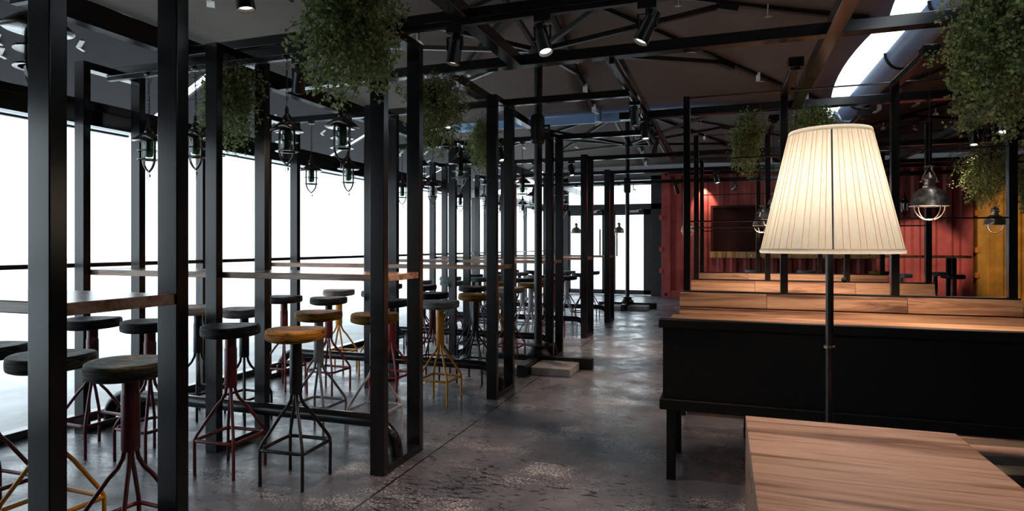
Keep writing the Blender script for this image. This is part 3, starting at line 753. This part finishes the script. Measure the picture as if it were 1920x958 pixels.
sh.add(v, f); shade = sh.build('lamp_shade', 'shade', lamp, solid=0.0)
for z, r in ((zb+.004, rb), (ztp-.004, rt)):
    tr = MB(); nn = 90; tv = []; tf = []
    for rr_, zz_ in ((r, z-.008), (r+.0025, z-.004), (r+.003, z), (r+.0015, z+.005), (r-.001, z+.009)): tv += [(LXp+rr_*math.cos(2*PI*k/nn), LYp+rr_*math.sin(2*PI*k/nn), zz_) for k in range(nn)]
    for a_ in range(4): tf += [(a_*nn+k, a_*nn+(k+1) % nn, (a_+1)*nn+(k+1) % nn, (a_+1)*nn+k) for k in range(nn)]
    tr.add(tv, tf).build('trim', 'shade', shade)
pp = MB(); rp = random.Random(3); ang = 0; seam_ang = math.atan2(-LYp, -LXp)+.045
offs = [.10, .19, .33, .42, .58, .66, .80, .93, 1.02, 1.2, 1.32, 1.5]
for s in (1, -1):
    for o_ in [o_+(.03 if s > 0 else 0) for o_ in offs]+[1.8, 2.1, 2.4, 2.7, 3.0]:
        a = seam_ang+s*o_; pts = []
        for z in (zb+.01, ztp-.01):
            tt = (z-zb)/(ztp-zb); r = rb+(rt-rb)*tt+.0006; aa = a
            pts.append((LXp+r*math.cos(aa), LYp+r*math.sin(aa), z))
        pp.tube(pts, .0008, 5)
pp.build('seam_cord', 'piping', shade)
sp = []
for z in (zb+.012, ztp-.012):
    tt = (z-zb)/(ztp-zb); r = rb+(rt-rb)*tt+.002; sp.append((LXp+r*math.cos(seam_ang), LYp+r*math.sin(seam_ang), z))
MB().bar(sp[0], sp[1], .0055, .003, (math.cos(seam_ang), math.sin(seam_ang), 0)).build('back_seam', 'leg_grey', shade)
sd = MB()
for a in (0, 2*PI/3, 4*PI/3): sd.cyl((LXp, LYp, 1.60), (LXp+(rt-.003)*math.cos(a), LYp+(rt-.003)*math.sin(a), 1.635), .002, 6)
sd.lathe([(.012, 1.33), (.02, 1.34), (.02, 1.39), (.006, 1.40), (.004, 1.60)], 14, (LXp, LYp, 0)); sd.build('shade_carrier', 'brass', lamp)
MB().lathe([(.012, 1.39), (.03, 1.42), (.034, 1.45), (.025, 1.48), (.0, 1.492)], 18, (LXp+.001, LYp, 0)).build('bulb', 'bulb', lamp)
pc = MB(); px, py = LXp+.045, LYp-.02
for k in range(26):
    z = 1.33-k*.0088; pc.lathe([(.0, z-.003), (.003, z), (.0, z+.003)], 8, (px, py, 0))
pc.cyl((px, py, 1.335), (px, py, 1.10), .0008, 4); pc.bar((LXp, LYp, 1.335), (px, py, 1.335), .005, .005)
pc.build('pull_chain', 'spot_black', lamp)
MB().lathe([(.0, 1.083), (.007, 1.086), (.0105, 1.094), (.007, 1.102), (.0, 1.105)], 14, (px, py, 0)).build('chain_knob', 'spot_black', lamp)
l = bpy.data.lights.new('lamp_bulb', 'POINT'); l.energy = 5.0; l.color = (1, .95, .875); l.shadow_soft_size = .10
lo = bpy.data.objects.new('lamp_bulb', l); COL.objects.link(lo); lo.parent = lamp; lo.location = (0, 0, 1.41)

# ------------------------------------------------------------------ track spotlights
def spot(x, y, z, aim, label, power=SPOT_W, size=1.0):
    t = thing('track_spotlight', (x, y, z), label, 'spotlight', 'black track spotlights')
    b = lambda m, n, mt, p=t: m.build(n, mt, p, world=False)
    b(MB().box(-.045, .045, -.016, .016, -.032, 0), 'track_adapter', 'spot_black')
    d = Vector(aim).normalized(); C = Vector((0, 0, -.125))
    b(MB().cyl((0, 0, -.03), (0, 0, -.06), .009, 10).bar((0, .0, -.055), (0, 0, -.06), .09, .012, (0, 1, 0)).bar((-.042, 0, -.055), (-.042, 0, -.13), .008, .02, (0, 1, 0)).bar((.042, 0, -.055), (.042, 0, -.13), .008, .02, (0, 1, 0)), 'yoke', 'spot_black')
    R = d.to_track_quat('Z', 'Y').to_matrix()
    mt = Matrix.Translation(C) @ R.to_4x4()
    body = b(MB().lathe([(.0, -.05), (.034, -.05), (.036, .0), (.038, .078), (.035, .08), (.033, .062), (.0, .060)], 28, (0, 0, 0), mt), 'body', 'spot_black')
    fn_ = MB()
    for k in range(6):
        a = 2*PI*k/6; p0 = mt @ Vector((.026*math.cos(a), .026*math.sin(a), -.085)); p1 = mt @ Vector((.026*math.cos(a), .026*math.sin(a), -.04))
        fn_.bar(p0, p1, .026, .009, mt.to_3x3() @ Vector((math.cos(a), math.sin(a), 0)))
    b(fn_, 'heat_fin', 'spot_black', body)
    b(MB().lathe([(.031, .0615), (.031, .064), (.0, .066)], 24, (0, 0, 0), mt), 'lens', 'lens', body)
    if power:
        l = bpy.data.lights.new('spot_beam', 'SPOT'); l.energy = power; l.color = WARM; l.spot_size = 1.05*size; l.spot_blend = .5; l.shadow_soft_size = .03
        o = bpy.data.objects.new('spot_beam', l); COL.objects.link(o); o.parent = t
        o.location = C+d*.075; o.rotation_euler = (-d).to_track_quat('Z', 'Y').to_euler()
    return t
ZT = Z2-.023
spot(-1.38, 3.04, ZT, (-.15, -.05, -1), 'upright black spotlight, leftmost of three on the nearest cross beam')
spot(-.883, 3.04, ZT, (.30, -.25, -1), 'black spotlight tilted toward viewer, middle of three on the nearest cross beam')
spot(-.352, 3.04, ZT, (-.45, -.15, -1), 'black spotlight tilted left, rightmost of three on the nearest cross beam')
spot(-1.90, 2.05, ZT, (.15, .05, -1), 'large black spotlight cut by the top edge of the picture')
spot(-2.40, 3.04, ZF-.023, (-.5, .5, -1), 'tilted spotlight beside the hanging plant on the second row cross beam')
spot(-.69, 5.10, ZT, (.05, -.05, -1), 'spotlight nearest the viewer on the lengthwise aisle beam')
spot(-.69, 5.80, ZT, (.1, -.25, -1), 'second spotlight along the lengthwise aisle beam')
spot(-.69, 6.12, ZT, (.5, .2, -1), 'third spotlight along the lengthwise aisle beam')
spot(-.69, 6.62, ZT, (-.22, .30, -1), 'farthest spotlight on the lengthwise aisle beam', 170, .75)
spot(2.36, 6.55, ZT, (-.35, -.5, -1), 'spotlight nearest the viewer on the far right lengthwise beam')
spot(2.36, 7.25, ZT, (-.15, -.4, -1), 'second spotlight on the far right lengthwise beam beside the hanging plant')
spot(-2.35, 6.42, ZF, (.3, -.3, -1), 'spotlight under the fourth row cross beam near the mast')
spot(-1.95, 8.11, ZF, (.2, -.3, -1), 'spotlight under the fifth row cross beam behind the mast')
beam((-1.2, 14.40, 2.86), (4.3, 14.40, 2.86), .05, .05, 'thin high beam close to the red container top')
spot(-.42, 14.40, 2.86, (0, .5, -1), 'spotlight washing the left part of the red container', 110, 1.0)
spot(-.8, 11.49, ZF, (.3, .5, -1), 'spotlight left of the partitions under the back cross beam', 30)
spot(3.55, 11.49, ZF, (.10, 1.0, -.40), 'spotlight aimed at the right part of the red container', 420, .5)
spot(4.15, 11.49, ZF, (.55, 1.0, -.35), 'added spotlight brightening the yellow container', 240, .8)  # fill lamp added because the yellow container came out too dark
spot(.2, 11.49, ZF, (-.35, 1.0, -.25), 'spotlight aimed at the dark hatch of the red container', 40, .8)
spot(.45, 2.05, ZT, (-.05, -.25, -1), 'added unseen spotlight brightening the foreground table, left one', 46, 1.1)  # out-of-view fill lamp, added to lift the foreground tabletop
spot(1.3, 2.05, ZT, (-.35, -.15, -1), 'added unseen spotlight brightening the foreground table, right one', 36, 1.1)  # second added fill lamp for the tabletop, also out of view
spot(-.1, 9.8, ZF, (.3, -.3, -1), 'spotlight under the sixth row cross beam before the red container')

# ------------------------------------------------------------------ hanging plants
def plant(x, y, zt, zb, rx, seed, label, hang, dens=1.0, twiggy=.25, top=.25):
    R = random.Random(seed); t = thing('hanging_plant', (x, y, zb), label, 'plant', 'hanging ivy plants')
    H = zt-zb; lv = []; lf = []; st = MB()
    def leaf(p, sz):
        n = Vector((R.gauss(0, 1), R.gauss(0, 1), R.gauss(.5, .8))).normalized()
        u = n.cross(Vector((R.gauss(0, 1), R.gauss(0, 1), R.gauss(-.4, 1)))).normalized(); w = n.cross(u)
        o = len(lv)
        for a, b_, c in ((0, 0, 0), (.45, .42, .12), (1, 0, -.05), (.45, -.42, .12)):
            lv.append(tuple(p+u*a*sz+w*b_*sz+n*c*sz))
        lf.append((o, o+1, o+2)); lf.append((o, o+2, o+3))
    ns = int(120*dens)
    for s in range(ns):
        a = R.uniform(0, 2*PI); rr = rx*math.sqrt(R.random())
        sprig = R.random() < .10; zlim = zb+H*R.choice((0, .05, .12, .2, .28))*R.uniform(.5, 1.2)
        L = H*(R.uniform(.15, .75) if R.random() < .6 else R.uniform(.6, 1.1))*(1.1-.35*(rr/rx))
        if sprig: rr = rx*R.uniform(1.1, 1.45); L *= .35
        p = Vector((x+.35*rr*math.cos(a), y+.35*rr*math.sin(a), zt-R.uniform(0, top)*H))
        tx, ty = x+rr*1.05*math.cos(a), y+rr*1.05*math.sin(a); ztop = p.z
        pts = [p.copy()]; n = 9; ph = R.uniform(0, 6)
        for k in range(1, n+1):
            f_ = k/n; g = 1-(1-f_)**2.2
            px_ = p.x+(tx-p.x)*g+.03*math.sin(ph+f_*9)*f_; py_ = p.y+(ty-p.y)*g+.03*math.cos(ph+f_*8)*f_
            pz_ = ztop+(.10*rr/rx*H*math.sin(PI*min(1, f_*2.2)) if f_ < .46 else 0)-L*max(0, f_-.08)
            pz_ = max(pz_, zlim)
            q = Vector((px_, py_, pz_)); 
            pts.append(q)
            tw = k <= 3 and R.random() < twiggy*2
            if not tw:
                for j in range(4 if sprig else 7):
                    c = pts[-2].lerp(q, R.random())+Vector((R.gauss(0, .014), R.gauss(0, .014), R.gauss(0, .016)))
                    leaf(c, R.uniform(.010, .024))
        st.tube(pts, .0014, 3)
    for s in range(int(60*twiggy*2)):
        a = R.uniform(0, 2*PI); p = Vector((x, y, zt-.08*H)); pts = [p]
        for k in range(5): p = p+Vector((rx*.28*math.cos(a)+R.gauss(0, .02), rx*.28*math.sin(a)+R.gauss(0, .02), R.gauss(-.01, .03))); pts.append(p)
        st.tube(pts, .0016, 3)
    m = MB(); m.v = lv; m.f = lf; m.build('foliage', 'leaf', t); st.build('stems', 'twig', t)
    MB().lathe([(.0, zt-.30*H), (.2*rx, zt-.24*H), (.3*rx, zt-.12*H), (.3*rx, zt-.06*H), (.0, zt-.05*H)], 18, (x, y, 0)).build('moss_basket', 'soil', t)
    hg = MB()
    for a in (0, 2.1, 4.2): hg.cyl((x+.45*rx*math.cos(a), y+.45*rx*math.sin(a), zt-.1*H), (x+.01*math.cos(a), y+.01*math.sin(a), hang), .002, 4)
    cx_ = PX[0] if x < 1.5 else PX[1]; cy_ = .02 if y < 2.97 else 5.93
    if hang > 2.6: hg.cyl((x, y, hang), (x, y, 3.98-.86*max(abs(x-cx_)/3.1, abs(y-cy_)/2.98)), .0015, 4)
    hg.build('hanger', 'twig', t); return t
plant(-1.37, 2.05, 2.40, 1.79, .165, 1, 'large dense ivy plant hanging at the aisle end of the second bar table', 2.432, 1.6, .15, .55)
plant(-2.94, 3.045, 2.36, 1.78, .15, 2, 'ivy with bare brown twigs hanging in the middle frame of the second bar table', 2.366, 1.1, .5)
plant(-1.95, 3.945, 2.40, 1.83, .18, 3, 'ivy with brown twigs hanging from a cross beam before the third bar table', 2.432, 1.2, .4)
plant(-2.42, 6.05, 2.55, 1.88, .16, 4, 'narrow ivy hanging over the fourth bar table', 2.66, .8, .2)
plant(1.10, 3.04, 2.41, 1.68, .18, 5, 'large ivy plant hanging at the upper right corner', 2.432, 1.7, .12, .5)
plant(.74, 5.95, 2.42, 2.13, .17, 6, 'ivy plant hanging above the lamp shade under the roof gap', 2.432, .9, .2, .4)
plant(.20, 5.95, 2.40, 1.80, .12, 7, 'trailing ivy plant hanging left of the lamp shade', 2.432, 1.0, .2)
plant(2.36, 6.9, 2.18, 1.54, .21, 8, 'twiggy ivy plant hanging before the yellow container', 2.409, 1.1, .5)
plant(3.02, 7.9, 2.05, 1.55, .13, 9, 'small ivy plant hanging behind the rightmost partition post', 2.43, .7, .3)
